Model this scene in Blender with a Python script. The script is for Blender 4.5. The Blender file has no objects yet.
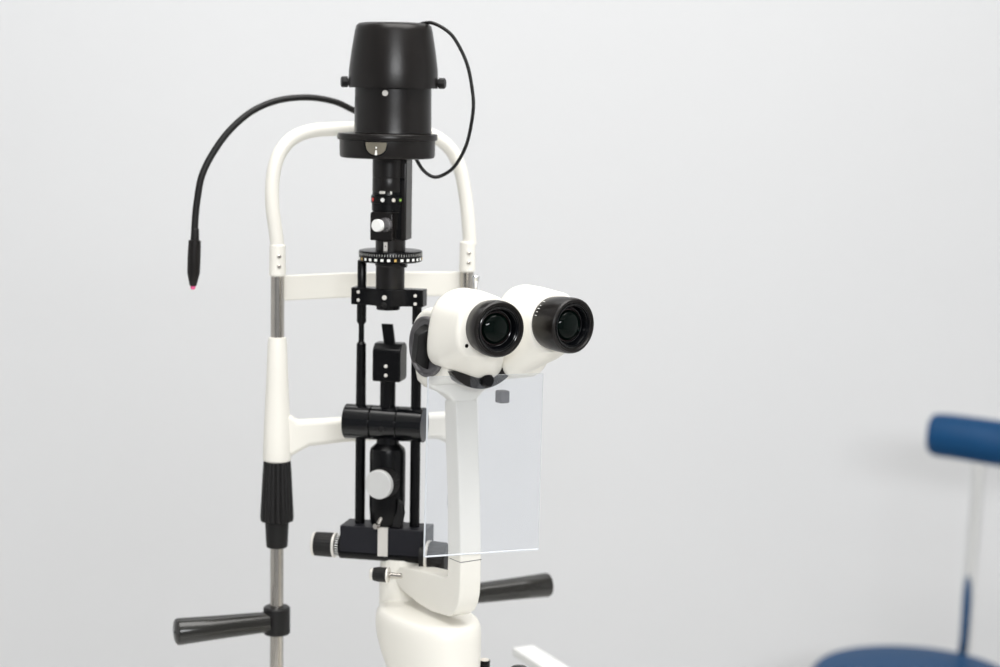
import bpy, math, random
from mathutils import Vector as V, Matrix
random.seed(3)
scn = bpy.context.scene
col = scn.collection
PI = math.pi
def R(a): return math.radians(a)

# ------------------------------------------------------------------ camera
FOC = 1900.0; CH = 1.40; PITCH = R(7.3); ROLL = R(1.0)
FW = V((0, math.cos(PITCH), -math.sin(PITCH)))
R0 = V((1, 0, 0)); U0 = V((0, math.sin(PITCH), math.cos(PITCH)))
RT = R0*math.cos(ROLL) + U0*math.sin(ROLL)
UP = U0*math.cos(ROLL) - R0*math.sin(ROLL)
cd = bpy.data.cameras.new('camera'); cam = bpy.data.objects.new('camera', cd); col.objects.link(cam)
cd.sensor_width = 36; cd.lens = FOC*36/1000; cd.clip_start = 0.05
m = Matrix.Identity(3)
for i in range(3): m[i][0] = RT[i]; m[i][1] = UP[i]; m[i][2] = -FW[i]
cam.matrix_world = Matrix.Translation((0, 0, CH)) @ m.to_4x4()
cd.dof.use_dof = True; cd.dof.focus_distance = 1.42; cd.dof.aperture_fstop = 5.0
scn.camera = cam
scn.view_settings.view_transform = 'Standard'; scn.view_settings.look = 'None'
scn.view_settings.gamma = 1; scn.view_settings.use_curve_mapping = False
scn.view_settings.exposure = 0.08

# ------------------------------------------------------------------ light
wd = bpy.data.worlds.new('world'); scn.world = wd; wd.use_nodes = True
bg = wd.node_tree.nodes['Background']; bg.inputs[0].default_value = (0.93, 0.96, 1.0, 1); bg.inputs[1].default_value = 0.32
def area(name, loc, target, sx, sy, power, colr=(1, 1, 1)):
    l = bpy.data.lights.new(name, 'AREA'); l.shape = 'RECTANGLE'; l.size = sx; l.size_y = sy
    l.energy = power; l.color = colr
    o = bpy.data.objects.new(name, l); col.objects.link(o); o.location = loc
    o.rotation_euler = (V(target)-V(loc)).to_track_quat('-Z', 'Y').to_euler()
    return o
area('ceiling_lamp', (0.3, 1.0, 2.68), (0.3, 1.0, 0), 1.8, 1.2, 40, (1, .985, .96))
area('window_light', (0.45, -1.6, 2.0), (-0.05, 1.5, 1.15), 1.3, 0.28, 38, (.97, .985, 1))
area('wall_washer_lamp', (-0.35, 2.6, 2.68), (-0.35, 3.2, 1.0), 3.2, 0.5, 22, (.98, .99, 1))

# ------------------------------------------------------------------ measuring helpers
def ray(px, py): return FW + RT*((px-500)/FOC) + UP*((333.5-py)/FOC)
def P(px, py, Y):
    d = ray(px, py); return V((0, 0, CH)) + d*(Y/d.y)
def S(px, py, Y): return (Y/ray(px, py).y)/FOC            # metres per pixel there
def PP(px, py, o, n):                                     # on the plane through o with normal n
    c = V((0, 0, CH)); d = ray(px, py); return c + d*((o-c).dot(n)/d.dot(n))

# ------------------------------------------------------------------ materials
def mat(name, colr, rough=.4, metal=0, spec=.5, noise=0, nscale=30, bump=0, coat=0):
    m = bpy.data.materials.new(name); m.use_nodes = True; nt = m.node_tree; b = nt.nodes['Principled BSDF']
    b.inputs['Base Color'].default_value = (*colr, 1); b.inputs['Roughness'].default_value = rough
    b.inputs['Metallic'].default_value = metal; b.inputs['Specular IOR Level'].default_value = spec
    b.inputs['Coat Weight'].default_value = coat
    tc = nt.nodes.new('ShaderNodeTexCoord'); nz = nt.nodes.new('ShaderNodeTexNoise')
    nz.inputs['Scale'].default_value = nscale; nz.inputs['Detail'].default_value = 5
    nt.links.new(tc.outputs['Object'], nz.inputs['Vector'])
    mx = nt.nodes.new('ShaderNodeMix'); mx.data_type = 'RGBA'
    mx.inputs['A'].default_value = (*[c*(1-noise) for c in colr], 1); mx.inputs['B'].default_value = (*[min(1, c*(1+noise)) for c in colr], 1)
    nt.links.new(nz.outputs['Fac'], mx.inputs['Factor']); nt.links.new(mx.outputs['Result'], b.inputs['Base Color'])
    if bump:
        bp = nt.nodes.new('ShaderNodeBump'); bp.inputs['Strength'].default_value = bump; bp.inputs['Distance'].default_value = .001
        nt.links.new(nz.outputs['Fac'], bp.inputs['Height']); nt.links.new(bp.outputs['Normal'], b.inputs['Normal'])
    return m
WHITE = mat('cream_enamel', (.87, .845, .775), .36, noise=.01)
BLACK = mat('satin_black_metal', (.006, .0045, .004), .31, noise=.1, nscale=400, bump=.05, spec=.36)
DARK = mat('black_anodised', (.0025, .0025, .003), .27, noise=.1, nscale=200, spec=.2)
JOINT = mat('glossy_black_metal', (.002, .0022, .003), .15, noise=.1, nscale=200, spec=.4)
RUB = mat('black_rubber', (.006, .0055, .0055), .45, noise=.15, nscale=150, bump=.1, spec=.35)
PLAS = mat('black_glossy_plastic', (.016, .015, .013), .2, noise=.1, nscale=60)
GREYP = mat('dark_grey_plastic', (.10, .095, .10), .4, noise=.1, nscale=90)
STEEL = mat('brushed_steel', (.52, .49, .45), .2, metal=1, noise=.06, nscale=60)
CHROME = mat('chrome', (.85, .86, .87), .12, metal=1, noise=.02)
SILV = mat('satin_aluminium', (.80, .77, .72), .4, metal=.35, noise=.03, nscale=80)
MARK = mat('white_engraving', (.85, .85, .82), .5, noise=.02)
YMARK = mat('ochre_engraving', (.55, .36, .1), .5, noise=.02)
KNOBW = mat('white_knob_face', (.88, .88, .86), .35, noise=.01)
RED = mat('red_filter', (.8, .03, .015), .3, noise=.05)
GREEN = mat('green_filter', (.25, .45, .08), .3, noise=.05)
TAN = mat('pale_filter', (.75, .7, .63), .3, noise=.05)
PINK = mat('pink_tip', (.9, .12, .32), .35, noise=.05)
LENS = mat('coated_eyepiece_glass', (.0005, .003, .002), .03, noise=.2, nscale=40, spec=.16)
RIMR = mat('purple_lens_edge', (.014, .005, .006), .3, noise=.1)
WINM = mat('window_mirror_glass', (.30, .27, .21), .15, metal=.6, noise=.25, nscale=60)
BLUE = mat('blue_vinyl', (.001, .052, .15), .5, noise=.08, nscale=25, bump=.15, spec=.25)
WALLM = mat('painted_wall', (.805, .808, .815), .75, noise=.012, nscale=1.3, bump=.02, spec=.25)
CEILM = mat('ceiling_paint', (.85, .85, .84), .8, noise=.01, nscale=2)
FLOORM = mat('pale_vinyl_floor', (.62, .61, .59), .4, noise=.05, nscale=4)
TABLE = mat('white_laminate', (.80, .80, .78), .35, noise=.01, nscale=10)
TEAL = mat('dark_teal_ring', (.01, .05, .05), .3, noise=.05)

def sheet_mat(name, diff, fac, gfac):
    m = bpy.data.materials.new(name); m.use_nodes = True; nt = m.node_tree; nt.nodes.clear()
    out = nt.nodes.new('ShaderNodeOutputMaterial'); t = nt.nodes.new('ShaderNodeBsdfTransparent'); d = nt.nodes.new('ShaderNodeBsdfTranslucent')
    d2 = nt.nodes.new('ShaderNodeBsdfDiffuse'); g = nt.nodes.new('ShaderNodeBsdfGlossy'); g.inputs['Roughness'].default_value = .05
    t.inputs[0].default_value = (.985, .99, 1, 1); d.inputs[0].default_value = (*diff, 1); d2.inputs[0].default_value = (*diff, 1)
    a = nt.nodes.new('ShaderNodeMixShader'); b = nt.nodes.new('ShaderNodeMixShader'); c = nt.nodes.new('ShaderNodeMixShader')
    nz = nt.nodes.new('ShaderNodeTexNoise'); nz.inputs['Scale'].default_value = 25
    mr = nt.nodes.new('ShaderNodeMapRange'); mr.inputs[3].default_value = fac*.9; mr.inputs[4].default_value = fac*1.1
    nt.links.new(nz.outputs['Fac'], mr.inputs[0]); nt.links.new(mr.outputs[0], b.inputs[0])
    a.inputs[0].default_value = .5; nt.links.new(d.outputs[0], a.inputs[1]); nt.links.new(d2.outputs[0], a.inputs[2])
    nt.links.new(t.outputs[0], b.inputs[1]); nt.links.new(a.outputs[0], b.inputs[2])
    c.inputs[0].default_value = gfac; nt.links.new(b.outputs[0], c.inputs[1]); nt.links.new(g.outputs[0], c.inputs[2])
    nt.links.new(c.outputs[0], out.inputs[0]); return m
ACRYL = sheet_mat('clear_acrylic', (.90, .94, 1.0), .09, .02)  # bluish white mixed in to paint a veil of haze and reflection
ACEDGE = sheet_mat('acrylic_edge', (.95, .97, 1), .7, .08)

# ------------------------------------------------------------------ mesh builder
class MB:
    def __init__(s): s.v = []; s.f = []; s.m = []; s.mi = 0
    def mat(s, i): s.mi = i; return s
    def add(s, vs, fs):
        o = len(s.v); s.v += [V(p) for p in vs]
        for f in fs: s.f.append([o+i for i in f]); s.m.append(s.mi)
        return s
    def loft(s, rings, cap0=True, cap1=True, closed=True):
        n = len(rings[0]); vs = [p for r in rings for p in r]; fs = []
        for k in range(len(rings)-1):
            for i in range(n if closed else n-1):
                j = (i+1) % n; fs.append((k*n+i, k*n+j, (k+1)*n+j, (k+1)*n+i))
        if cap0: fs.append(tuple(reversed(range(n))))
        if cap1: fs.append(tuple(range((len(rings)-1)*n, len(rings)*n)))
        return s.add(vs, fs)
    def lathe(s, o, ax, prof, seg=48, flute=None, sx=1, a0=None, cap=True):
        ax = V(ax).normalized(); a = V(a0) if a0 is not None else (V((1, 0, 0)) if abs(ax.x) < .8 else V((0, 0, 1)))
        a = (a-ax*a.dot(ax)).normalized(); b = ax.cross(a); rings = []
        for r, h in prof:
            rg = []
            for i in range(seg):
                t = 2*PI*i/seg; rr = max(r, 1e-5)
                if flute: rr *= 1-flute[1]*(.5+.5*math.cos(flute[0]*t))**3
                rg.append(V(o)+ax*h+a*(rr*sx*math.cos(t))+b*(rr*math.sin(t)))
            rings.append(rg)
        return s.loft(rings, cap, cap)
    def cyl(s, p0, p1, r0, r1=None, seg=32, bev=0):
        r1 = r0 if r1 is None else r1; p0 = V(p0); p1 = V(p1); L = (p1-p0).length
        pr = [(r0-bev, 0), (r0, bev), (r1, L-bev), (r1-bev, L)] if bev else [(r0, 0), (r1, L)]
        return s.lathe(p0, p1-p0, pr, seg)
    def box(s, c, x, y, z):                        # c centre; x, y, z half vectors
        c = V(c); x = V(x); y = V(y); z = V(z)
        vs = [c+x*i+y*j+z*k for k in (-1, 1) for j in (-1, 1) for i in (-1, 1)]
        return s.add(vs, [(0, 2, 3, 1), (4, 5, 7, 6), (0, 1, 5, 4), (2, 6, 7, 3), (0, 4, 6, 2), (1, 3, 7, 5)])
    def prism(s, pts, o, a, b, e0, e1):            # polygon in (a, b) swept from e0 to e1
        r0 = [V(o)+V(a)*p+V(b)*q+V(e0) for p, q in pts]; r1 = [V(o)+V(a)*p+V(b)*q+V(e1) for p, q in pts]
        return s.loft([r0, r1])
    def tube(s, pts, r, seg=16, sub=6, rads=None, smooth=True):
        pts = [V(p) for p in pts]; rr = rads or [r]*len(pts)
        if smooth: pts, rr = spline(pts, rr, sub)
        rings = []; t0 = (pts[1]-pts[0]).normalized(); a = t0.orthogonal().normalized()
        for i, p in enumerate(pts):
            t = ((pts[min(i+1, len(pts)-1)])-(pts[max(i-1, 0)])).normalized()
            a = (a-t*a.dot(t)).normalized(); b = t.cross(a)
            rings.append([p+a*(rr[i]*math.cos(2*PI*k/seg))+b*(rr[i]*math.sin(2*PI*k/seg)) for k in range(seg)])
        return s.loft(rings)
    def build(s, name, mats, parent=None, bevel=0, seg=3, ang=35, kind=None, label=None, bang=35):
        root = parent
        while root is not None and root.parent is not None: root = root.parent
        off = V(root.location) if root is not None else V((0, 0, 0))
        me = bpy.data.meshes.new(name)
        if root is None:
            lo = [min(p[i] for p in s.v) for i in range(3)]; hi = [max(p[i] for p in s.v) for i in range(3)]
            off = V(((lo[0]+hi[0])/2, (lo[1]+hi[1])/2, lo[2]))
        me.from_pydata([p-off for p in s.v], [], s.f)
        for mt in (mats if isinstance(mats, (list, tuple)) else [mats]): me.materials.append(mt)
        for p, i in zip(me.polygons, s.m): p.material_index = i
        import bmesh
        bm = bmesh.new(); bm.from_mesh(me); bmesh.ops.recalc_face_normals(bm, faces=bm.faces); bm.to_mesh(me); bm.free()
        me.shade_smooth(); me.set_sharp_from_angle(angle=R(ang))
        o = bpy.data.objects.new(name, me); col.objects.link(o)
        if root is None: o.location = off
        else: o.parent = parent
        if bevel:
            b = o.modifiers.new('bevel', 'BEVEL'); b.width = bevel; b.segments = seg; b.limit_method = 'ANGLE'; b.angle_limit = R(bang); b.harden_normals = False
        if kind: o['kind'] = kind
        if label: o['label'] = label
        return o
def spline(pts, rr, sub):
    P_, R_ = [], []; n = len(pts)
    for i in range(n-1):
        p0 = pts[max(i-1, 0)]; p1 = pts[i]; p2 = pts[i+1]; p3 = pts[min(i+2, n-1)]
        for k in range(sub):
            t = k/sub
            P_.append(.5*((2*p1)+(p2-p0)*t+(2*p0-5*p1+4*p2-p3)*t*t+(3*p1-p0-3*p2+p3)*t**3)); R_.append(rr[i]*(1-t)+rr[i+1]*t)
    P_.append(pts[-1]); R_.append(rr[-1]); return P_, R_
def closed_spline(pts, sub=5):
    n = len(pts); out = []
    for i in range(n):
        p0, p1, p2, p3 = (V(pts[(i+k-1) % n]) for k in range(4))
        for k in range(sub):
            t = k/sub; out.append(.5*((2*p1)+(p2-p0)*t+(2*p0-5*p1+4*p2-p3)*t*t+(3*p1-p0-3*p2+p3)*t**3))
    return out
def empty(name, loc, label, cat, group=None):
    o = bpy.data.objects.new(name, None); o.empty_display_size = .05; o.location = loc; col.objects.link(o)
    o['label'] = label; o['category'] = cat
    if group: o['group'] = group
    return o
Z = V((0, 0, 1))

# ------------------------------------------------------------------ the room
def slab(name, c, h, m):
    return MB().box(c, (h[0], 0, 0), (0, h[1], 0), (0, 0, h[2])).build(name, m, kind='structure')
slab('wall_back', (0, 3.70, 1.36), (3.0, .05, 1.36), WALLM)
slab('floor', (0, 0.9, -.05), (3.0, 2.85, .05), FLOORM)
slab('ceiling', (0, 0.9, 2.77), (3.0, 2.85, .05), CEILM)
slab('wall_left', (-3.05, 0.9, 1.36), (.05, 2.85, 1.36), WALLM)
slab('wall_right', (3.05, 0.9, 1.36), (.05, 2.85, 1.36), WALLM)
slab('baseboard_back', (0, 3.64, .05), (3.0, .01, .05), TABLE)

# ------------------------------------------------------------------ instrument table
TZ = 0.800
tb = empty('instrument_table', (-.02, 1.48, 0), 'white laminate table carrying the slit lamp, below the bottom edge of the picture', 'table')
MB().box((-.02, 1.475, TZ-.0125), (.40, 0, 0), (0, .225, 0), (0, 0, .0125)).build('table_top', TABLE, tb, bevel=.006)
MB().box((-.02, 1.52, .40), (.05, 0, 0), (0, .04, 0), (0, 0, .376)).build('column', TABLE, tb, bevel=.006)
MB().box((-.02, 1.50, .025), (.28, 0, 0), (0, .20, 0), (0, 0, .025)).build('foot', TABLE, tb, bevel=.01)

# ------------------------------------------------------------------ head rest
HL0 = P(277.5, 300, 1.57); HR0 = P(466.8, 296, 1.635)
hl = V((HL0.x, HL0.y, 0)); hr = V((HR0.x, HR0.y, 0))
hu = (hr-hl).normalized(); hn = V((hu.y, -hu.x, 0))        # hn points towards the doctor
hd = (hr-hl).length
def H(px, py, off=0): return PP(px, py, hl+hn*off, hn)
sL = S(277, 300, 1.57)
zL = lambda py: PP(277.5, py, hl, V((0, 1, 0))).z
rest = empty('head_rest', (hl+hr)*.5+Z*TZ, 'white arched patient head rest frame on steel posts, behind the black lamp tower', 'head rest')
apts = [(278, 250), (275.5, 230), (272.8, 210), (272, 190), (274.5, 168), (281, 151), (293, 138), (311, 131), (335, 129), (375, 128.5), (415, 131), (437, 138), (451, 150), (459.5, 167), (464.5, 190), (467.7, 215), (470, 245)]
MB().tube([H(*p) for p in apts], sL*7.0, 24, 8).build('arch', WHITE, rest)
for side in (0, 1):
    b = hl if side == 0 else hr
    k = MB(); c0 = b+Z*zL(276); c1 = b+Z*zL(244)
    k.cyl(c0, c1, sL*8.4, sL*8.0, 32, sL*1.2)
    cl = k.build('clamp_sleeve', WHITE, rest)
    for py in (256, 266):
        fo = b+Z*zL(py); d = (V((0, 0, CH))-fo); d.z = 0; d = (d.normalized()+hu*.18).normalized()
        MB().lathe(fo+d*(sL*7.6), d, [(sL*2.1, 0), (sL*2.1, sL*1.0), (sL*1.3, sL*1.7), (0, sL*1.8)], 16).build('screw', STEEL, cl)
    MB().cyl(b+Z*TZ, b+Z*zL(250), sL*6.8, None, 32).build('upright_rod', STEEL, rest)
    k = MB()
    k.lathe(b+Z*zL(461), Z, [(sL*12.5, 0), (sL*14.0, sL*1.5), (sL*14.4, sL*6), (sL*13.6, sL*30), (sL*12.6, sL*50), (sL*11.0, sL*85), (sL*9.7, sL*120), (sL*8.8, sL*126), (sL*6.9, sL*126.5)], 40)
    k.build('post_sleeve', WHITE, rest)
    k = MB()
    k.lathe(b+Z*zL(521.5), Z, [(sL*12, 0), (sL*16.4, sL*1), (sL*16.9, sL*5), (sL*16.2, sL*20), (sL*14.6, sL*50), (sL*13.8, sL*62)], 96, flute=(16, .09))
    k.lathe(b+Z*zL(547), Z, [(sL*9.8, 0), (sL*10.8, sL*1), (sL*12.0, sL*24), (sL*12, sL*26)], 40)
    k.build('height_grip', RUB, rest)
# cross bar between the sleeves, with fillets where it meets them
zc1 = zL(421); zc0 = zL(452); dd = sL*9
pts = [(0, zc0-.004), (sL*14, zc0-.003), (sL*32, zc0+.004), (sL*70, zc0+.006), (hd-sL*70, zc0+.006), (hd-sL*32, zc0+.004), (hd-sL*14, zc0-.003), (hd, zc0-.004),
       (hd, zc1+.007), (hd-sL*13, zc1+.006), (hd-sL*20, zc1), (hd*.5, zc1), (sL*20, zc1), (sL*13, zc1+.006), (0, zc1+.007)]
MB().prism(pts, hl, hu, Z, hn*-dd, hn*dd).build('cross_bar', WHITE, rest, bevel=.004)
# forehead strap
rg = []
N = 24
for i in range(N+1):
    a = i/N; off = -sL*6-.013*math.sin(PI*a)
    c = hl+hu*(hd*a)+hn*off
    zt = zL(276.5); zb = zL(302)
    rg.append([c+Z*zb, c+Z*zt, c+Z*zt-hn*.003, c+Z*zb-hn*.003])
MB().loft(rg).build('forehead_strap', WHITE, rest, bevel=.001, seg=2)
# handles
def handle(b, pc, p0, p1, r0, r1, back):
    s_ = S(p0[0], p0[1], b.y)
    zc = P(pc[0], pc[1], b.y).z
    k = MB(); k.lathe(b+Z*(zc-s_*14), Z, [(s_*12, 0), (s_*13.4, s_*1.2), (s_*13.4, s_*26.5), (s_*12, s_*28), (s_*6.9, s_*28)], 36)
    hs = k.build('handle_clamp', RUB, rest)
    A = P(*p0); B = P(*p1); L = (B-A).length
    k = MB(); k.lathe(A, B-A, [(s_*r0, -s_*6), (s_*r0, 0), (s_*(r0*.45+r1*.55), L*.6), (s_*r1, L-s_*3), (s_*(r1-.8), L-s_*1), (s_*(r1-2.5), L), (0, L+s_*1.2)], 40)
    if not back: k.lathe(B+(B-A).normalized()*s_*1.1, B-A, [(s_*1.4, 0), (s_*1.2, s_*.4)], 12)
    k.build('grip_handle', PLAS, rest)
handle(hl, (277.5, 620), (262, 622.5, 1.563), (175.5, 632, 1.533), 10.4, 13.3, False)
handle(hr, (466, 594), (478, 593, 1.64), (549, 584.6, 1.672), 10.2, 12.4, True)

# ------------------------------------------------------------------ fixation lamp on its gooseneck
fl = empty('fixation_lamp', H(396, 128, -.012), 'black bendy fixation lamp with a pink tip, hanging left of the white arch', 'lamp')
fy = lambda px: 1.625-.075*max(0, min(1, (400-px)/200))
gp = [(396, 128), (385, 124), (370, 118), (353, 110), (335, 101.8), (309, 97.5), (279, 100.2), (252.5, 111), (230, 130), (213, 153), (201.8, 176), (197.2, 200), (195.3, 217), (194.6, 231)]
MB().tube([P(a, b, fy(a)) for a, b in gp], S(230, 130, 1.55)*3.3, 16, 8, rads=[S(230, 130, 1.55)*(3.1+.45*i/13) for i in range(14)]).build('gooseneck', RUB, fl)
sf = S(194, 250, 1.55)
pa = P(195.2, 228, 1.55); pb = P(193, 287, 1.55); ax = pb-pa; L = ax.length
MB().lathe(pa, ax, [(sf*3, 0), (sf*4.0, sf*1), (sf*4.3, sf*12), (sf*4.3, sf*14)], 24).build('collar', RUB, fl)
MB().lathe(pa, ax, [(sf*4, sf*11.5), (sf*6.2, sf*12.5), (sf*6.6, sf*30), (sf*6.4, sf*45), (sf*3.6, sf*57.5), (sf*2.8, sf*58.3)], 32).build('lamp_body', BLACK, fl)
MB().lathe(pa, ax, [(sf*2.6, sf*57), (sf*2.6, sf*60), (sf*1.8, sf*61.7), (0, sf*62)], 20).build('light_tip', PINK, fl)
ce = H(396, 128.3); tn = (H(398, 128.4)-H(394, 128.3)).normalized()
MB().lathe(ce-tn*.007, tn, [(sL*7.2, 0), (sL*9.2, 0), (sL*9.2, .014), (sL*7.2, .014)], 32).build('clamp_ring', RUB, fl)

# ------------------------------------------------------------------ slit lamp
YT = 1.53
T0 = P(389, 300, YT); ty = R(12)
ta = V((math.cos(ty), -math.sin(ty), 0)); tf = V((-math.sin(ty), -math.cos(ty), 0))
st = S(389, 300, YT)
zT = lambda py, Y=YT: P(389, py, Y).z
def T(dx=0, py=300, df=0): return V((T0.x, T0.y, 0))+ta*(dx*st)+tf*(df*st)+Z*zT(py)
root = empty('slit_lamp', V((T0.x+.03, T0.y-.03, TZ)), 'slit lamp biomicroscope with tall black lamp tower and white binocular head', 'slit lamp')
def lz(name, prof, m, parent=root, dx=0, df=0, seg=64, **kw):      # vertical turned part, profile as (radius px, image row)
    k = MB(); k.lathe(V((T0.x, T0.y, 0))+ta*(dx*st)+tf*(df*st), Z, [(r*st, zT(py)) for r, py in prof], seg); return k.build(name, m, parent, **kw)
def disc(k, c, ax, r, h, seg=24, bev=.5):
    k.lathe(c, ax, [(r*st, -h*st*.2), (r*st, (h-bev)*st), ((r-bev)*st, h*st)], seg)
# lamp house
cap = lz('lamp_cap', [(36, 88), (43.8, 88), (44.2, 84), (43.8, 70), (41.6, 52), (38.2, 31), (37.0, 26), (34.5, 23.6), (30, 22.8), (0, 22.2)], BLACK, dx=2.2)
for sgn in (-1, 1):
    k = MB(); c = T(2.2, 82.5)+V((sgn, 0, 0))*(43*st)
    k.lathe(c, V((sgn, -.25, 0)), [(3.2*st, 0), (3.2*st, 2*st), (5.4*st, 2.2*st), (5.4*st, 7.5*st), (4.6*st, 8.5*st)], 8)
    k.build('side_knob', RUB, cap)
body = lz('lamp_body', [(36, 133), (38.6, 132.5), (38.2, 129), (37.9, 110), (37.7, 87)], BLACK, dx=2.2)
k = MB(); disc(k, T(2.2, 93)+V((-.15, -.989, 0))*(37.3*st), V((-.15, -.989, 0)), 3.0, 1.2, 20); k.build('screw', SILV, body)
fx = -3.2
fl2 = lz('housing_flange', [(44, 158), (46.4, 157.2), (47.2, 155), (47.4, 140.2), (49.2, 139.8), (49.6, 138.6), (49.6, 134.6), (49, 133.6), (40, 132.8)], BLACK, dx=fx)
# D shaped inspection window in the rim of the flange
cf = V((T0.x, T0.y, 0))+ta*(fx*st)
wa = R(-10)
def rimp(dx, py, rr): # point on the flange rim at lateral offset dx px from the window centre
    a = math.asin(dx/47.4)+wa
    return cf+V((math.sin(a), -math.cos(a), 0))*(rr*st)+Z*zT(py)
def dshape(r, top):
    o = [(r, top)]
    for i in range(0, 25):
        t = PI*i/24; o.append((r*math.cos(t), 143.4+r*math.sin(t)))
    o.append((-r, top)); return o
k = MB(); o1 = dshape(11.8, 140.4); o2 = dshape(10.4, 141.2)
r1 = [rimp(a, b, 47.3) for a, b in o1]; r2 = [rimp(a, b, 48.3) for a, b in o1]; r3 = [rimp(a, b, 48.3) for a, b in o2]; r4 = [rimp(a, b, 47.6) for a, b in o2]
k.loft([r1, r2, r3, r4], False, False); fr = k.build('window_frame', DARK, fl2)
k = MB(); g0 = []; g1 = []
for i in range(17):
    x = -10.4+20.8*i/16; yb = 143.4+math.sqrt(max(0, 10.4**2-x*x)); g0.append(rimp(x, 141.2, 47.9)); g1.append(rimp(x, yb+.05, 47.9))
k.loft([g0, [(p*1.0+q*2.0)/3 for p, q in zip(g0, g1)], g1], False, False, closed=False); k.build('window_glass', WINM, fl2)
k = MB(); k.loft([[rimp(a, b, 47.7) for a, b in ((-1, 154), (1.6, 154), (1, 149), (-.4, 149))], [rimp(a, b, 48.1) for a, b in ((-1, 154), (1.6, 154), (1, 149), (-.4, 149))]])
k.box(rimp(.4, 146.5, 47.9), (st*.7, 0, 0), (0, st*.3, 0), (0, 0, st*.8)); k.build('window_reflection', MARK, fl2)  # reflection on the window glass, painted as small white pieces
# power cable
cp = [(418, 25, 1.53), (424, 23.2, 1.525), (433, 23.2, 1.52), (446, 30, 1.515), (456, 41, 1.515), (467, 64, 1.515), (472.4, 91, 1.515), (473, 112, 1.515), (467, 143, 1.52), (456, 164.5, 1.525), (445, 174, 1.53), (434, 177, 1.53), (424, 171, 1.53), (417.5, 161.5, 1.53), (413, 152, 1.53)]
MB().tube([P(*p) for p in cp], st*1.75, 12, 6).build('power_cable', RUB, root)
# optics tube under the flange
tube = lz('optics_tube', [(15.4, 212), (15.4, 192), (16.0, 190.5), (16.0, 178), (15.6, 177), (16.0, 176.5), (16.0, 156)], BLACK, dx=-.6, df=4)
k = MB(); k.box(T(11, 198.5, -2), ta*st*8.2, tf*st*12, Z*(zT(157)-zT(239))*.5)
k.build('side_plate', BLACK, root, bevel=.0012)
k = MB(); k.box(T(13, 205, 10.5), ta*st*1.6, tf*st*1.0, Z*(zT(178)-zT(232))*.5); k.box(T(14.4, 178.5, 10.7), ta*st*3, tf*st*.9, Z*st*1.2)
for q in range(9): k.box(T(12.4, 229+q*1.1, 10.7), ta*st*2.4, tf*st*.9, Z*st*.3)
k.build('plate_slot', DARK, root)
fw = lz('filter_wheel', [(15, 211), (16.4, 210), (16.4, 203), (17.2, 202.4), (17.2, 195.4), (16.2, 194.6), (15.4, 190)], DARK, dx=-.6, df=4)
for dx, mt, rr in ((-12.6, RED, 1.9), (-1.4, KNOBW, 2.1), (9.0, TAN, 1.9), (14.4, GREEN, 1.5)):
    a = math.asin(max(-.97, min(.97, dx/17.0))); d = ta*math.sin(a)+tf*math.cos(a); k = MB()
    disc(k, T(-.4, 199, 4)+d*(17.0*st), d, rr, .6, 20, .2); k.build('filter_spot', mt, fw)
k = MB(); k.box(T(-2.5, 191.6, 19.2), ta*st*3.0, tf*st*1.3, Z*st*1.5); k.box(T(6, 191.8, 18.2), ta*st*1, tf*st*1.2, Z*st*1.6); k.build('filter_lever', SILV, fw, bevel=.0006)
k = MB()
P0 = V((T0.x, T0.y, 0))
k.prism([(a*st, zT(b)) for a, b in ((-15.6, 239.5), (-15.6, 213), (-14, 210.8), (3, 210.8), (7.6, 213), (7.6, 239.5))], P0, ta, Z, tf*(17*st), tf*(-9*st))
blk = k.build('slit_block', BLACK, root, bevel=.0012)
kd = (tf*1.0-ta*.30).normalized()
k = MB(); c = T(0.8, 223.5, 17); k.lathe(c, kd, [(7*st, -.5*st), (7*st, 3*st), (5.8*st, 4*st), (5.2*st, 13*st)], 28); kn = k.build('height_knob', GREYP, blk)
k = MB(); k.lathe(c, kd, [(5.4*st, 12.5*st), (6.1*st, 13*st), (6.1*st, 17*st), (5.6*st, 17.8*st), (0, 18*st)], 32); k.build('white_knob_cap', KNOBW, blk)
stem = lz('stem', [(15, 253), (15, 238)], BLACK, dx=1.0)
k = MB(); c = T(0.2, 246, 16); k.prism([(-1.9*st, 5*st), (1.9*st, 5*st), (1.9*st, -3.2*st), (0, -5.4*st), (-1.9*st, -3.2*st)], c, ta, Z, V((0, 0, 0)), tf*(-2*st)); k.build('index_pin', SILV, stem)
k = MB(); disc(k, T(0.2, 245, 16), tf, .6, .4, 12, .1); k.build('pin_hole', DARK, stem)
# rotation dial with engraved scale
dial = lz('rotation_dial', [(29, 261.4), (31.2, 260.4), (31.6, 259), (31.6, 251.2), (31.2, 250.2), (29.5, 249.8), (0, 249.8)], DARK, dx=1.2, seg=96)
def ticks(name, m, parent, cen, axes, r, n, f, z0, z1, wdt, arc=None):
    k = MB()
    for i in range(n):
        t = 2*PI*i/n
        if not f(i): continue
        d = axes[0]*math.sin(t)+axes[1]*math.cos(t); q = axes[0]*math.cos(t)-axes[1]*math.sin(t)
        k.box(cen+d*r+axes[2]*((z0+z1)/2), q*wdt/2, d*st*.25, axes[2]*((z1-z0)/2))
    return k.build(name, m, parent)
dc = P0+ta*(1.2*st)+Z*zT(255.3)
ticks('fine_scale', mat('grey_engraving', (.42, .42, .40), .5, noise=.03), dial, dc, (ta, tf, Z), 31.6*st, 72, lambda i: True, .8*st, 3.3*st, st*.45)
k = MB()
for i in range(30):
    t = 2*PI*i/30; d = ta*math.sin(t)+tf*math.cos(t); q = ta*math.cos(t)-tf*math.sin(t)
    k.mat(1 if i % 6 == 2 else 0).box(dc+d*31.6*st-Z*2.55*st, q*(1.2 if i % 6 == 2 else 1.5)*st, d*st*.25, Z*1.25*st)
k.build('number_scale', [MARK, YMARK], dial)
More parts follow.
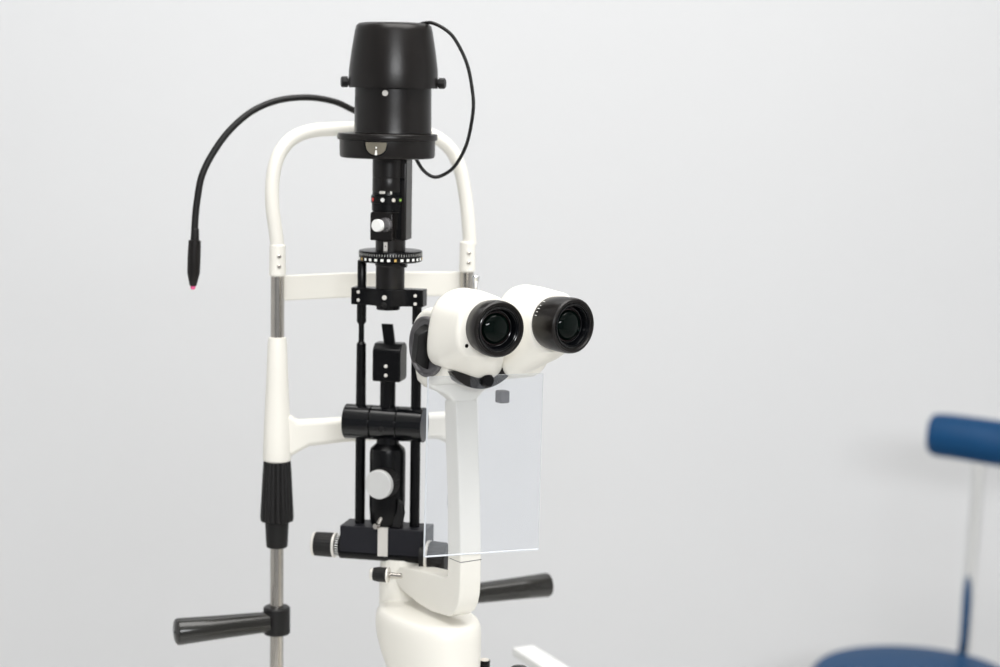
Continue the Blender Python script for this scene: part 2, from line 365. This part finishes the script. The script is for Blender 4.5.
drum = lz('dial_drum', [(14.4, 289), (14.4, 266), (15.2, 265), (15.2, 260)], BLACK, dx=1)
k = MB(); c = T(16, 263, 6); k.lathe(c, ta, [(2.6*st, -3*st), (2.6*st, 1*st), (3.4*st, 1.2*st), (3.4*st, 3.4*st)], 16); k.build('lock_screw', DARK, drum)
# yoke
yo = []
for i in range(-12, 13):
    x = i/12*37.2; yo.append((x*st, (8.2 if abs(x) > 24 else 8.2+8.5*(.5+.5*math.cos(PI*x/24)))*st))
yo = yo+[(37.2*st, -8*st), (-37.2*st, -8*st)]
k = MB(); k.prism(yo, P0+Z*zT(305), ta, tf, V((0, 0, 0)), Z*(zT(288)-zT(305))); yk = k.build('yoke', DARK, root, bevel=.0008, bang=50)
lz('yoke_boss', [(8, 309.5), (11.5, 309), (12.5, 304)], DARK, yk, dx=0, df=3)
for dx, py, df, r in ((-29.5, 292.3, 8.2, 1.7), (-29.5, 300.3, 8.2, 1.7), (29.2, 294, 8.2, 1.7), (29.2, 302, 8.2, 1.7), (-.2, 296, 16.6, 2.4)):
    k = MB(); disc(k, T(dx, py, df), tf, r, .8, 16, .3); k.build('screw', SILV, yk)
k = MB(); disc(k, T(-.5, 303.2, 16.2), (tf-Z*.3), 3, .6, 20, .2); k.build('hole', RUB, yk)
# guide rods
lz('guide_rod', [(5.1, 525), (5.1, 440), (5.1, 405), (4.8, 345), (2.9, 342.5), (2.8, 326), (4.8, 322.5), (4.8, 288), (4.5, 288), (4.5, 262), (3.8, 261)], DARK, dx=-28.4, seg=24)
lz('guide_rod', [(5.1, 527), (5.1, 345), (2.9, 342.5), (2.8, 326), (4.8, 322.5), (4.8, 305)], DARK, dx=29.0, seg=24)
# mirror carrier
k = MB()
k.prism([(b*st, zT(a)) for a, b in ((380, 13), (380, -10), (378, -14), (346, -14), (342.5, -8), (342.5, 6), (348.5, 13))], P0, tf, Z, ta*(-13.2*st), ta*(15.6*st))
mc = k.build('mirror_carrier', DARK, root, bevel=.0012)
for py in (364.5, 373.6):
    k = MB(); disc(k, T(1, py, 13), tf, 1.9, .8, 16, .3); k.build('screw', SILV, mc)
k = MB(); a0 = T(1.5, 346, 0); a1 = T(-1.8, 324, 0)
k.loft([[a0-ta*5.7*st-tf*2*st, a0+ta*5.7*st-tf*2*st, a0+ta*5.7*st+tf*1*st, a0-ta*5.7*st+tf*1*st], [a1-ta*5.7*st-tf*2*st, a1+ta*5.7*st-tf*2*st, a1+ta*5.7*st+tf*1*st, a1-ta*5.7*st+tf*1*st]])
k.build('deflecting_mirror', DARK, mc)
lz('carrier_neck', [(7.8, 407), (7.8, 379)], DARK, dx=-.3, seg=32)
# horizontal tilt joint
k = MB(); c = T(-2.2, 423)
for x0, x1 in ((-41.5, -14.3), (-13.3, 13.3), (14.3, 40.5)):
    k.lathe(c, ta, [(15*st, x0*st), (17.2*st, x0*st), (17.6*st, (x0+.5)*st), (17.6*st, (x1-.5)*st), (17.2*st, x1*st), (15*st, x1*st)], 64)
k.cyl(c-ta*38*st, c+ta*38*st, 15.5*st)
tj = k.build('tilt_joint', JOINT, root, ang=30)
k = MB(); disc(k, T(-2.2, 426.5, 17), tf, 3.0, .8, 20, .2); k.build('hole', RUB, tj)
# lower column
low = lz('lower_column', [(15.4, 524), (17, 522), (18.1, 505), (18.1, 452), (17.2, 448), (11.5, 443), (11, 436)], DARK, dx=.2)
nd = (tf-ta*.22).normalized(); c = T(2.2, 479, 15.5)
k = MB(); k.lathe(c, nd, [(15.5*st, -3*st), (15.5*st, 8*st), (15*st, 10*st)], 72, flute=(36, .04)); k.build('knurled_ring', RUB, low)
k = MB(); k.lathe(c, nd, [(14*st, 9*st), (14.6*st, 10*st), (14.6*st, 15*st), (13.8*st, 16*st), (0, 16.2*st)], 56); k.build('white_knob', mat('matte_white_knob', (.60, .60, .59), .5, noise=.03, nscale=120), low)
k = MB(); a = T(-4, 522, 19); k.cyl(a, a+(tf*4-ta*2)*st, 3.2*st, 2.8*st, 24); k.cyl(T(-1, 514, 15), a+Z*st, 2.4*st, 2.4*st, 16); k.build('steel_lever', STEEL, low)
k = MB(); k.prism([(a_*st, zT(b_)) for a_, b_ in ((0, 524), (10, 524), (13, 510), (11, 500), (7, 496), (6, 508), (3, 514))], P0+tf*(14*st)+ta*(8*st), ta, Z, V((0, 0, 0)), tf*(-8*st)); k.build('lever_arm', RUB, low, bevel=.0006)
# rotation box with its scale strip and knobs
zb1 = zT(528.5, YT-.014); zb0 = zT(556.5, YT-.014)
k = MB(); k.box(P0+Z*((zb0+zb1)/2)+ta*(.3*st)+tf*0, ta*(44.8*st), tf*(17*st), Z*((zb1-zb0)/2)); bx = k.build('slit_rotation_box', DARK, root, bevel=.0008)
bx.data.materials[0] = mat('textured_black_case', (.008, .008, .012), .5, noise=.15, nscale=300, bump=.12, spec=.3)
k = MB(); k.lathe(P0+Z*(zb0+1*st)+tf*(9.5*st), ta, [(7*st, -46*st), (7.6*st, -45.5*st), (7.6*st, 61*st), (7*st, 61.5*st)], 40); k.build('bottom_rail', DARK, root)
k = MB(); fz = P0+tf*(17.5*st)+ta*(.8*st)
k.box(fz+Z*((zb0+zb1)/2+.3*st), ta*5.2*st, tf*.5*st, Z*((zb1-zb0)/2+.2*st)); k.box(P0+tf*(12*st)+ta*(.8*st)+Z*(zb1+.4*st), ta*5.2*st, tf*5.8*st, Z*.5*st)
k.build('silver_strip', SILV, bx)
kc = P0+Z*(zT(545, 1.54))+tf*(3*st)
def knob(name, c, ax, r, x0, x1, parent, nt=28):
    k = MB().mat(0)
    k.lathe(c, ax, [(r*.86, x0), (r*.86, x0+7*st)], 48)
    k.mat(1); k.lathe(c, ax, [(r*.9, x0+5.6*st), (r, x0+6.2*st), (r, x0+8*st), (r*.95, x0+8.6*st)], 48)
    k.mat(2); k.lathe(c, ax, [(r*.97, x0+8*st), (r*1.0, x0+10*st), (r*.97, x1-2.4*st), (r*.93, x1-2*st)], 72, flute=(24, .035))
    k.mat(1); k.lathe(c, ax, [(r*.95, x1-3.2*st), (r*.99, x1-2.6*st), (r*.97, x1-.8*st), (r*.85, x1), (0, x1+.2*st)], 48)
    o = k.build(name, [DARK, SILV, RUB], parent)
    h = V(ax).cross(Z).normalized(); g = V(ax).cross(h)
    ticks('knob_scale', MARK, o, V(c)+V(ax)*(x0+3*st), (h, g, V(ax)), r*.87, nt, lambda i: True, -1.6*st, 1.6*st, st*.8)
    return o
knob('slit_width_knob', kc, -ta, 12.6*st, 46.5*st, 77*st, root)
k = MB(); c = P0+Z*zT(556.5, 1.51)+tf*(14*st)
k.mat(1); k.lathe(c, ta, [(14*st, 46*st), (16.6*st, 46.4*st), (16.8*st, 49*st), (15.5*st, 49.6*st)], 56)
k.mat(0); k.lathe(c, ta, [(12*st, 40*st), (12*st, 47*st)], 40); k.lathe(c, ta, [(15.8*st, 49*st), (16.4*st, 51*st), (15.6*st, 65*st), (14*st, 67*st), (0, 67.2*st)], 72, flute=(24, .035))
k.build('slit_width_knob', [RUB, SILV], root)
# cream neck below the box, small knob
cn = P(401, 580, 1.53)
MB().lathe(V((cn.x, cn.y, 0)), Z, [(22*st, zT(604)), (22*st, zT(575)), (21*st, zT(560)), (20*st, zT(556))], 56).build('neck', WHITE, root)
kk = P(388, 575, 1.495); k = MB()
k.mat(0); k.cyl(kk, kk+ta*14*st, 2.6*st)
k.mat(1); k.lathe(kk+ta*1*st, -ta, [(7.4*st, 0), (7.8*st, .8*st), (7.8*st, 1.8*st), (7*st, 2.2*st)], 36)
k.mat(2); k.lathe(kk, -ta, [(7.4*st, 0), (7.5*st, 10*st), (6.4*st, 15*st)], 60, flute=(20, .04))
k.mat(1); k.lathe(kk, -ta, [(6.4*st, 14.5*st), (6.2*st, 17*st), (5.0*st, 18.2*st), (0, 18.4*st)], 36)
k.build('tilt_lock_knob', [STEEL, SILV, RUB], root)

# ---- microscope frame
TH = R(34); u = V((math.cos(TH), math.sin(TH), 0)); w = V((math.sin(TH), -math.cos(TH), 0))
sm = S(520, 330, 1.41)
# swinging arm
Cb = P(471, 560, 1.437); sa = S(469, 560, 1.437)
prof = [(0, 100), (0, 0), (0, -22), (-1, -36), (-4, -47), (-10, -55.5), (-20, -61.5), (-53, -64), (-80, -62), (-112, -56), (-124, -50), (-126, -40), (-118, -32), (-90, -28), (-60, -25), (-32, -23), (-24, -20), (-24.5, -13), (-24, 0), (-26, 60), (-27, 110), (-31, 158), (-14, 160), (-9, 130)]
# profile runs down the front of the column, round the bend and back to the pivot, then up the rear
prof[0] = (-5, 80)
pf = [(-13, 160), (-9, 120), (-5, 80), (-1.5, 30)]+prof[1:20]+[(-31, 110), (-34, 158)]
k = MB(); k.prism([(a*sa, b*sa) for a, b in pf], Cb, w, Z, u*(-12.5*sa), u*(12.5*sa)); arm = k.build('swing_arm', WHITE, root, bevel=.0012, bang=50)
k = MB()
k.box(Cb+w*(.05*sa)+Z*(-1*sa), u*(12.55*sa), w*(.1*sa), Z*(.35*sa)); k.box(Cb-w*(10*sa)-u*(12.5*sa)-Z*(1*sa), u*(.1*sa), w*(10*sa), Z*(.3*sa))
k.build('arm_seam', GREYP, arm)
# mounting bracket, flaring from the column to the microscope
mo = Cb-w*(13*sa)
secs = []
for z_, uu0, uu1, w0, w1 in ((140, -12.5, 12.5, -14, 1), (150, -12.5, 12.5, -16, 0), (160, -14, 13.5, -19, 0), (168, -24, 24, -24, 1), (174, -38, 44, -28, 2), (180, -43, 50, -32, 2), (193, -45, 52, -34, 1), (196, -43, 50, -33, 0)):
    pts = []
    for i in range(32):
        t = 2*PI*i/32; c, s_ = math.cos(t), math.sin(t); e = .45
        pts.append(mo+u*(((uu0+uu1)/2+(uu1-uu0)/2*math.copysign(abs(c)**e, c))*sa)+w*(((w0+w1)/2+(w1-w0)/2*math.copysign(abs(s_)**e, s_))*sa)+Z*z_*sa)
    secs.append(pts)
MB().loft(secs).build('mounting_bracket', WHITE, root, bevel=.001)
# microscope
EL = P(488.6, 326.8, 1.395); ER = P(553, 324.5, 1.427); 
u2 = (ER-EL); u2.z = 0; IPD = u2.length; ER = EL+u*(IPD); MID = (EL+ER)*.5
def M(uu, ww, zz): return MID+u*(uu*sm)+w*(ww*sm)+Z*(zz*sm)
drum_c = M(0, -72, -27)
k = MB(); k.lathe(drum_c, u, [(30*sm, -64*sm), (36*sm, -64*sm), (39.5*sm, -60*sm), (39.5*sm, 60*sm), (36*sm, 64*sm), (30*sm, 64*sm)], 64)
k.box(M(0, -70, -48), u*30*sm, w*22*sm, Z*14*sm)
k.box(M(8, -115, -32), u*22*sm, w*26*sm, Z*20*sm)
bd = k.build('microscope_body', WHITE, root, bevel=.004)
k = MB(); k.lathe(M(8, -142, -32), -w, [(19*sm, -4*sm), (19*sm, 6*sm), (17*sm, 8*sm), (15*sm, 6*sm), (0, 5*sm)], 48); k.build('objective', BLACK, bd)
for sg in (-1, 1):
    k = MB(); c = drum_c+u*(sg*64*sm)
    k.mat(0); k.lathe(c, u*sg, [(31*sm, -2*sm), (31*sm, 4*sm), (30*sm, 5.0*sm), (28.6*sm, 4.8*sm), (27*sm, 2*sm), (0, 1.0*sm)], 56)
    k.mat(1); 
    q = (Z*1.0+w*.18).normalized(); p_ = w-q*w.dot(q)
    k.loft([[c+u*sg*h*sm+q*b*sm+p_*a*sm for a, b in ((-x, -y), (x, -y), (x*1.15, 0), (x, y), (-x, y), (-x*1.15, 0))] for h, x, y in ((2, 8, 22), (8, 7.5, 20), (14, 6, 16), (16, 4.5, 13))])
    k.build('magnification_knob', [GREYP, RUB], bd, bevel=.001)
# rotating head ring and its screw
k = MB(); seg_ = [(48*math.sin(t), -48*math.cos(t)) for t in [(-54+108*i/24)*PI/180 for i in range(25)]]
k.prism([(a*sm, (b+28)*sm) for a, b in seg_], M(-22, -40, -48), u, Z, w*(-8*sm), w*(7*sm)); hrg = k.build('head_ring', BLACK, root)
k = MB(); k.lathe(M(-21, -38, -59), w, [(5*sm, 0), (7*sm, 2*sm), (7*sm, 12*sm), (5.5*sm, 14*sm), (0, 14*sm)], 32); k.build('ring_screw', DARK, hrg)
k = MB(); k.box(M(13, -50, -81), u*5.5*sm, w*6*sm, Z*6.5*sm); k.build('arm_stop', GREYP, root, bevel=.0012)
# two prism housings
def housing(E, mir):
    full = [(2, 34), (-19, 29), (-32, 16), (-37, -3), (-39, -24), (-37, -36), (-30, -42.5), (-10, -49.5), (12, -57), (27, -58), (37, -50), (38, -30), (34, 6), (22, 27)]
    frnt = [(0, 31), (-19, 28), (-31.5, 16), (-36, -3), (-35, -18), (-30, -26), (-24, -29.5), (-12, -31.5), (2, -32.5), (14, -31.5), (22, -26), (27.5, -14), (28, 8), (17, 26.5)]
    def ring(sh, ww):
        return [E+u*(p.x*mir*sm)+w*(ww*sm)+Z*(p.y*sm) for p in closed_spline([(a, b, 0) for a, b in sh], 6)]
    mix = lambda t: [(a[0]*(1-t)+b[0]*t, a[1]*(1-t)+b[1]*t) for a, b in zip(frnt, full)]
    sh = lambda f, k_: [(x*k_, (y-0)*k_) for x, y in f]
    k = MB()
    k.loft([ring(sh(frnt, .90), .0), ring(sh(frnt, .965), -1.2), ring(frnt, -4), ring(mix(.12), -7), ring(mix(.92), -29), ring(mix(1.0), -33), ring(full, -50), ring(sh(full, .97), -54), ring(sh(full, .9), -56)])
    o = k.build('prism_housing', WHITE, root, ang=60)
    return o
hL = housing(EL, 1); hR = housing(ER, -1)
for E, mir, sh_ in ((EL, 1, hL),):
    k = MB(); disc(k, M(0, 0, 0)-MID+E+u*(-25.5*sm)+Z*(-17.5*sm)-w*(.6*sm), w, 1.9, 1.0, 16, .3); k.build('set_screw', DARK, sh_)
# eyepieces
def eyepiece(E, yaw, L):
    d = V((math.sin(yaw), -math.cos(yaw), 0)); s = sm
    e = MB()
    e.mat(0); e.lathe(E, d, [(24.5*s, -5*s), (26.2*s, -1*s), (26.8*s, 2*s), (27.2*s, 6*s), (28.0*s, L*s*.45), (28.2*s, (L-5)*s), (27.6*s, (L-1.2)*s), (26.4*s, L*s), (24.6*s, (L-.2)*s), (23.8*s, (L-1.6)*s),
        (22.8*s, (L-1.8)*s), (22.6*s, (L-3)*s)], 80, cap=False)
    e.mat(1); e.lathe(E, d, [(22.7*s, (L-2.4)*s), (22.4*s, (L-1.3)*s), (21.6*s, (L-.9)*s), (20.9*s, (L-1.2)*s), (20.4*s, (L-2.8)*s), (20.0*s, (L-3)*s), (17.6*s, (L-8.5)*s), (16.9*s, (L-8.9)*s), (16.4*s, (L-13)*s), (0, (L-13)*s)], 80, cap=False)
    e.mat(0); e.lathe(E, d, [(24.5*s, -5*s), (0, -5*s)], 80, cap=False)
    o = e.build('eyepiece', [BLACK, JOINT], root, ang=28)
    g = MB(); g.mat(0); g.lathe(E, d, [(16.6*s, (L-11)*s), (16.5*s, (L-9.6)*s), (15.4*s, (L-9.2)*s)], 56)
    g.mat(1); g.lathe(E, d, [(15.6*s, (L-11)*s)]+[(15.6*s*math.cos(t), (L-9.4)*s+6.2*s*math.sin(t)) for t in (0, .2, .4, .6, .8, 1.0, 1.2, 1.4, 1.57)], 56)
    g.build('lens', [RIMR, LENS], o, ang=60)
    return o
eL = eyepiece(EL, R(29), 23); eR = eyepiece(ER, R(39), 33)
dR = V((math.sin(R(39)), -math.cos(R(39)), 0)); hq = V((dR.y, -dR.x, 0))
k = MB()
for i, a in enumerate((20, 28, 36, 44, 56)):
    t = R(a); rad = hq*math.cos(t)*1.0+Z*math.sin(t); tg = -hq*math.sin(t)+Z*math.cos(t)
    k.box(ER+rad*(27.4*sm)+dR*(4*sm), tg*.3*sm, dR*(.8 if i % 2 else 1.4)*sm, rad*.35*sm)
k.build('dioptre_scale', MARK, eR)
# chrome lever behind the binocular head
lb = M(6, -96, 22)
lb = P(480, 296, 1.50)
k = MB(); k.mat(0); k.lathe(P(475.5, 292, 1.492), Z, [(2*sm, -8*sm), (2.2*sm, 0), (2*sm, 4*sm), (2.6*sm, 8*sm), (4.2*sm, 15*sm), (4.2*sm, 16.5*sm), (3*sm, 17.6*sm), (0, 17.8*sm)], 28)
k.build('chrome_lever', CHROME, root)
k = MB(); k.lathe(lb, Z, [(5.5*sm, -42*sm), (5.5*sm, 2*sm), (4.6*sm, 2.6*sm)], 28)
k.build('lever_base', TEAL, root)

# ---- base of the slit lamp
bc = P(428, 612, 1.485); bc0 = V((bc.x, bc.y, 0)); ztop = bc.z; sb = S(427, 612, 1.485)
def ell(z_, kx, dw=0, ex=.85):
    o = []
    for i in range(64):
        t = 2*PI*i/64; c, s_ = math.cos(t), math.sin(t)
        o.append(bc0+w*((67*kx*math.copysign(abs(c)**ex, c)+dw)*sb)+u*(42*kx*math.copysign(abs(s_)**ex, s_)*sb)+Z*(ztop+z_*sb))
    return o
MB().loft([ell(-150, .78, 12), ell(-120, .78, 12), ell(-90, .79, 12.5), ell(-74, .82, 12), ell(-60, .875, 9.5), ell(-45, .94, 5), ell(-30, .985, 1.5), ell(-20, 1.0), ell(-14, 1.0), ell(-6, .985), ell(-2, .95), ell(0, .90), ell(.6, .80), ell(1.0, .4)]).build('base', WHITE, root, ang=50)
# cross slide carriage on the table and joystick
cb = V((bc.x+.01, bc.y, 0))
MB().box(cb+Z*(TZ+.03), (.085, 0, 0), (0, .07, 0), (0, 0, .03)).build('carriage', WHITE, root, bevel=.008)
jt = P(484.5, 660, 1.47)
k = MB(); k.mat(0); k.lathe(V((jt.x, jt.y, 0)), Z, [(5*sb, TZ+.058), (5*sb, jt.z-8*sb), (5.6*sb, jt.z-7*sb), (5.6*sb, jt.z)], 28)
k.mat(1); k.lathe(jt, Z, [(5*sb, -.5*sb), (4.4*sb, 1*sb), (0, 1.2*sb)], 28); k.build('slide_lock', [DARK, TAN], root)
jt = P(519, 676, 1.43)
k = MB(); k.lathe(V((jt.x, jt.y, 0)), Z, [(16*sb, TZ+.001), (16*sb, TZ+.012), (6*sb, TZ+.02), (6*sb, jt.z-20*sb), (12*sb, jt.z-12*sb), (13*sb, jt.z), (11*sb, jt.z+6*sb), (6.5*sb, jt.z+9.5*sb), (0, jt.z+10.5*sb)], 40); k.build('joystick', PLAS, root)
k = MB(); k.box(V((cb.x+.075+.02, cb.y-.03, TZ+.012)), (.05, 0, 0), (0, .02, 0), (0, 0, .012)); k.build('joystick_bridge', WHITE, root, bevel=.003)

# ------------------------------------------------------------------ breath shield
sy = R(20); su = V((math.cos(sy), math.sin(sy), 0)); sn = V((math.sin(sy), -math.cos(sy), 0))
so = P(484, 465, 1.420)
cs = [PP(px, py, so, sn) for px, py in ((424.5, 557), (538.5, 549.5), (543.5, 373.5), (428.5, 377))]
sh = empty('breath_shield', (cs[0]+cs[1])*.5, 'clear acrylic breath shield hanging under the binocular head', 'shield')
def sheet(k, q, th):
    vs = q+[p-sn*th for p in q]
    k.mat(0); k.add(vs, [(0, 1, 2, 3), (7, 6, 5, 4)]); k.mat(1); k.add(vs, [(0, 4, 5, 1), (1, 5, 6, 2), (2, 6, 7, 3), (3, 7, 4, 0)]); return k
sheet(MB(), cs, .0018).build('shield_panel', [ACRYL, ACEDGE], sh)
def strip(a, b, r): return MB().cyl(a, b, r, None, 10)
ex = MB(); r_ = .00055
for a, b in ((0, 1), (3, 0)): ex.cyl(cs[a]-sn*.0009, cs[b]-sn*.0009, r_*1.25, None, 10)
ex.build('polished_edge', ACEDGE, sh)

# ------------------------------------------------------------------ white arm at the bottom edge
A = P(523, 646, 1.80); B = P(632, 712, 1.60); 
d = (B-A); d.z = 0; L = d.length; d.normalize(); q = V((-d.y, d.x, 0))
sg = S(541, 650, 1.8)
aw = empty('side_arm', V(((A+B).x/2, (A+B).y/2, TZ)), 'flat white arm with a squared end, right of the slit lamp base', 'arm')
k = MB(); kA = A+Z*0; kB = V((B.x, B.y, A.z))
rA = [kA+q*12*sg, kA-q*12*sg, kA-q*12*sg-Z*9*sg, kA+q*12*sg-Z*9*sg]; 
k.loft([rA, [p+(kB-kA) for p in rA]]); k.build('arm_bar', TABLE, aw, bevel=.0015)
MB().box(V((kB.x, kB.y, (TZ+kB.z-9*sg)/2)), d*.012, q*.012, Z*((kB.z-9*sg-TZ)/2)).build('arm_foot', TABLE, aw)

# ------------------------------------------------------------------ stool
YS = 3.0
sc_ = P(914, 671, YS); ss = S(916, 665, YS); sx, sy_ = sc_.x, sc_.y
stool = empty('stool', (sx, sy_, 0), 'blue vinyl stool with a padded roll backrest on a chrome bar', 'stool')
r = 104*ss; zt = sc_.z
MB().lathe((sx, sy_, zt), Z, [(r*.86, -.075), (r*.97, -.065), (r, -.045), (r, -.03), (r*.985, -.014), (r*.93, -.004), (r*.8, 0), (r*.4, .002), (0, .002)], 80).build('seat', BLUE, stool)
rb = 21.5*ss
bp = [P(928.2, 433.7, 3.061), P(930, 433.9, 3.06), P(934, 434.3, 3.058), P(940, 435, 3.055), P(960, 437.4, 3.04), P(1000, 443.5, 3.02), P(1045, 450, 3.03), P(1090, 456, 3.08), P(1120, 458, 3.14)]
k = MB(); k.tube(bp, rb, 32, 8, rads=[rb*.62, rb*.82, rb*.96, rb*1.0, rb*1.02, rb*1.05, rb*1.05, rb, rb*.85]); 
k.build('backrest', BLUE, stool, bevel=.012, seg=4, bang=50)
k = MB(); pp = [P(979, 452, 3.06), P(978, 480, 3.07), P(973, 540, 3.075), P(968.5, 590, 3.085), P(965, 640, 3.13), P(960, 672, 3.14)]
pts, _ = spline(pp, [1]*6, 8)
e = V((sx, sy_, zt-.095))
pts += [V((pts[-1].x, pts[-1].y-.01, zt-.08)), V((e.x+.03, e.y+.06, zt-.09)), e]
rings = []
for i, p in enumerate(pts):
    t = (pts[min(i+1, len(pts)-1)]-pts[max(i-1, 0)]).normalized(); a = V((.96, -.28, 0)); a = (a-t*a.dot(t)).normalized(); b = t.cross(a)
    rings.append([p+a*(6.4*ss*math.cos(2*PI*j/16))+b*(3.5*ss*math.sin(2*PI*j/16)) for j in range(16)])
k.loft(rings); k.build('backrest_bar', CHROME, stool)
k = MB(); k.lathe((sx, sy_, 0), Z, [(.035, .09), (.035, .12), (.025, .13), (.025, .36), (.014, .37), (.014, zt-.10), (.06, zt-.09), (.06, zt-.07)], 32); k.build('gas_column', CHROME, stool)
for i in range(5):
    a = 2*PI*i/5+.3; dv = V((math.cos(a), math.sin(a), 0)); c = V((sx, sy_, 0))
    lg = MB().tube([c+dv*.02+Z*.11, c+dv*.14+Z*.095, c+dv*.25+Z*.065], .013, 16, 5).build('leg', CHROME, stool)
    MB().lathe(c+dv*.25+Z*.027-V((-dv.y, dv.x, 0))*.012, V((-dv.y, dv.x, 0)), [(.022, 0), (.027, .004), (.027, .02), (.022, .024)], 28).build('caster', RUB, lg)
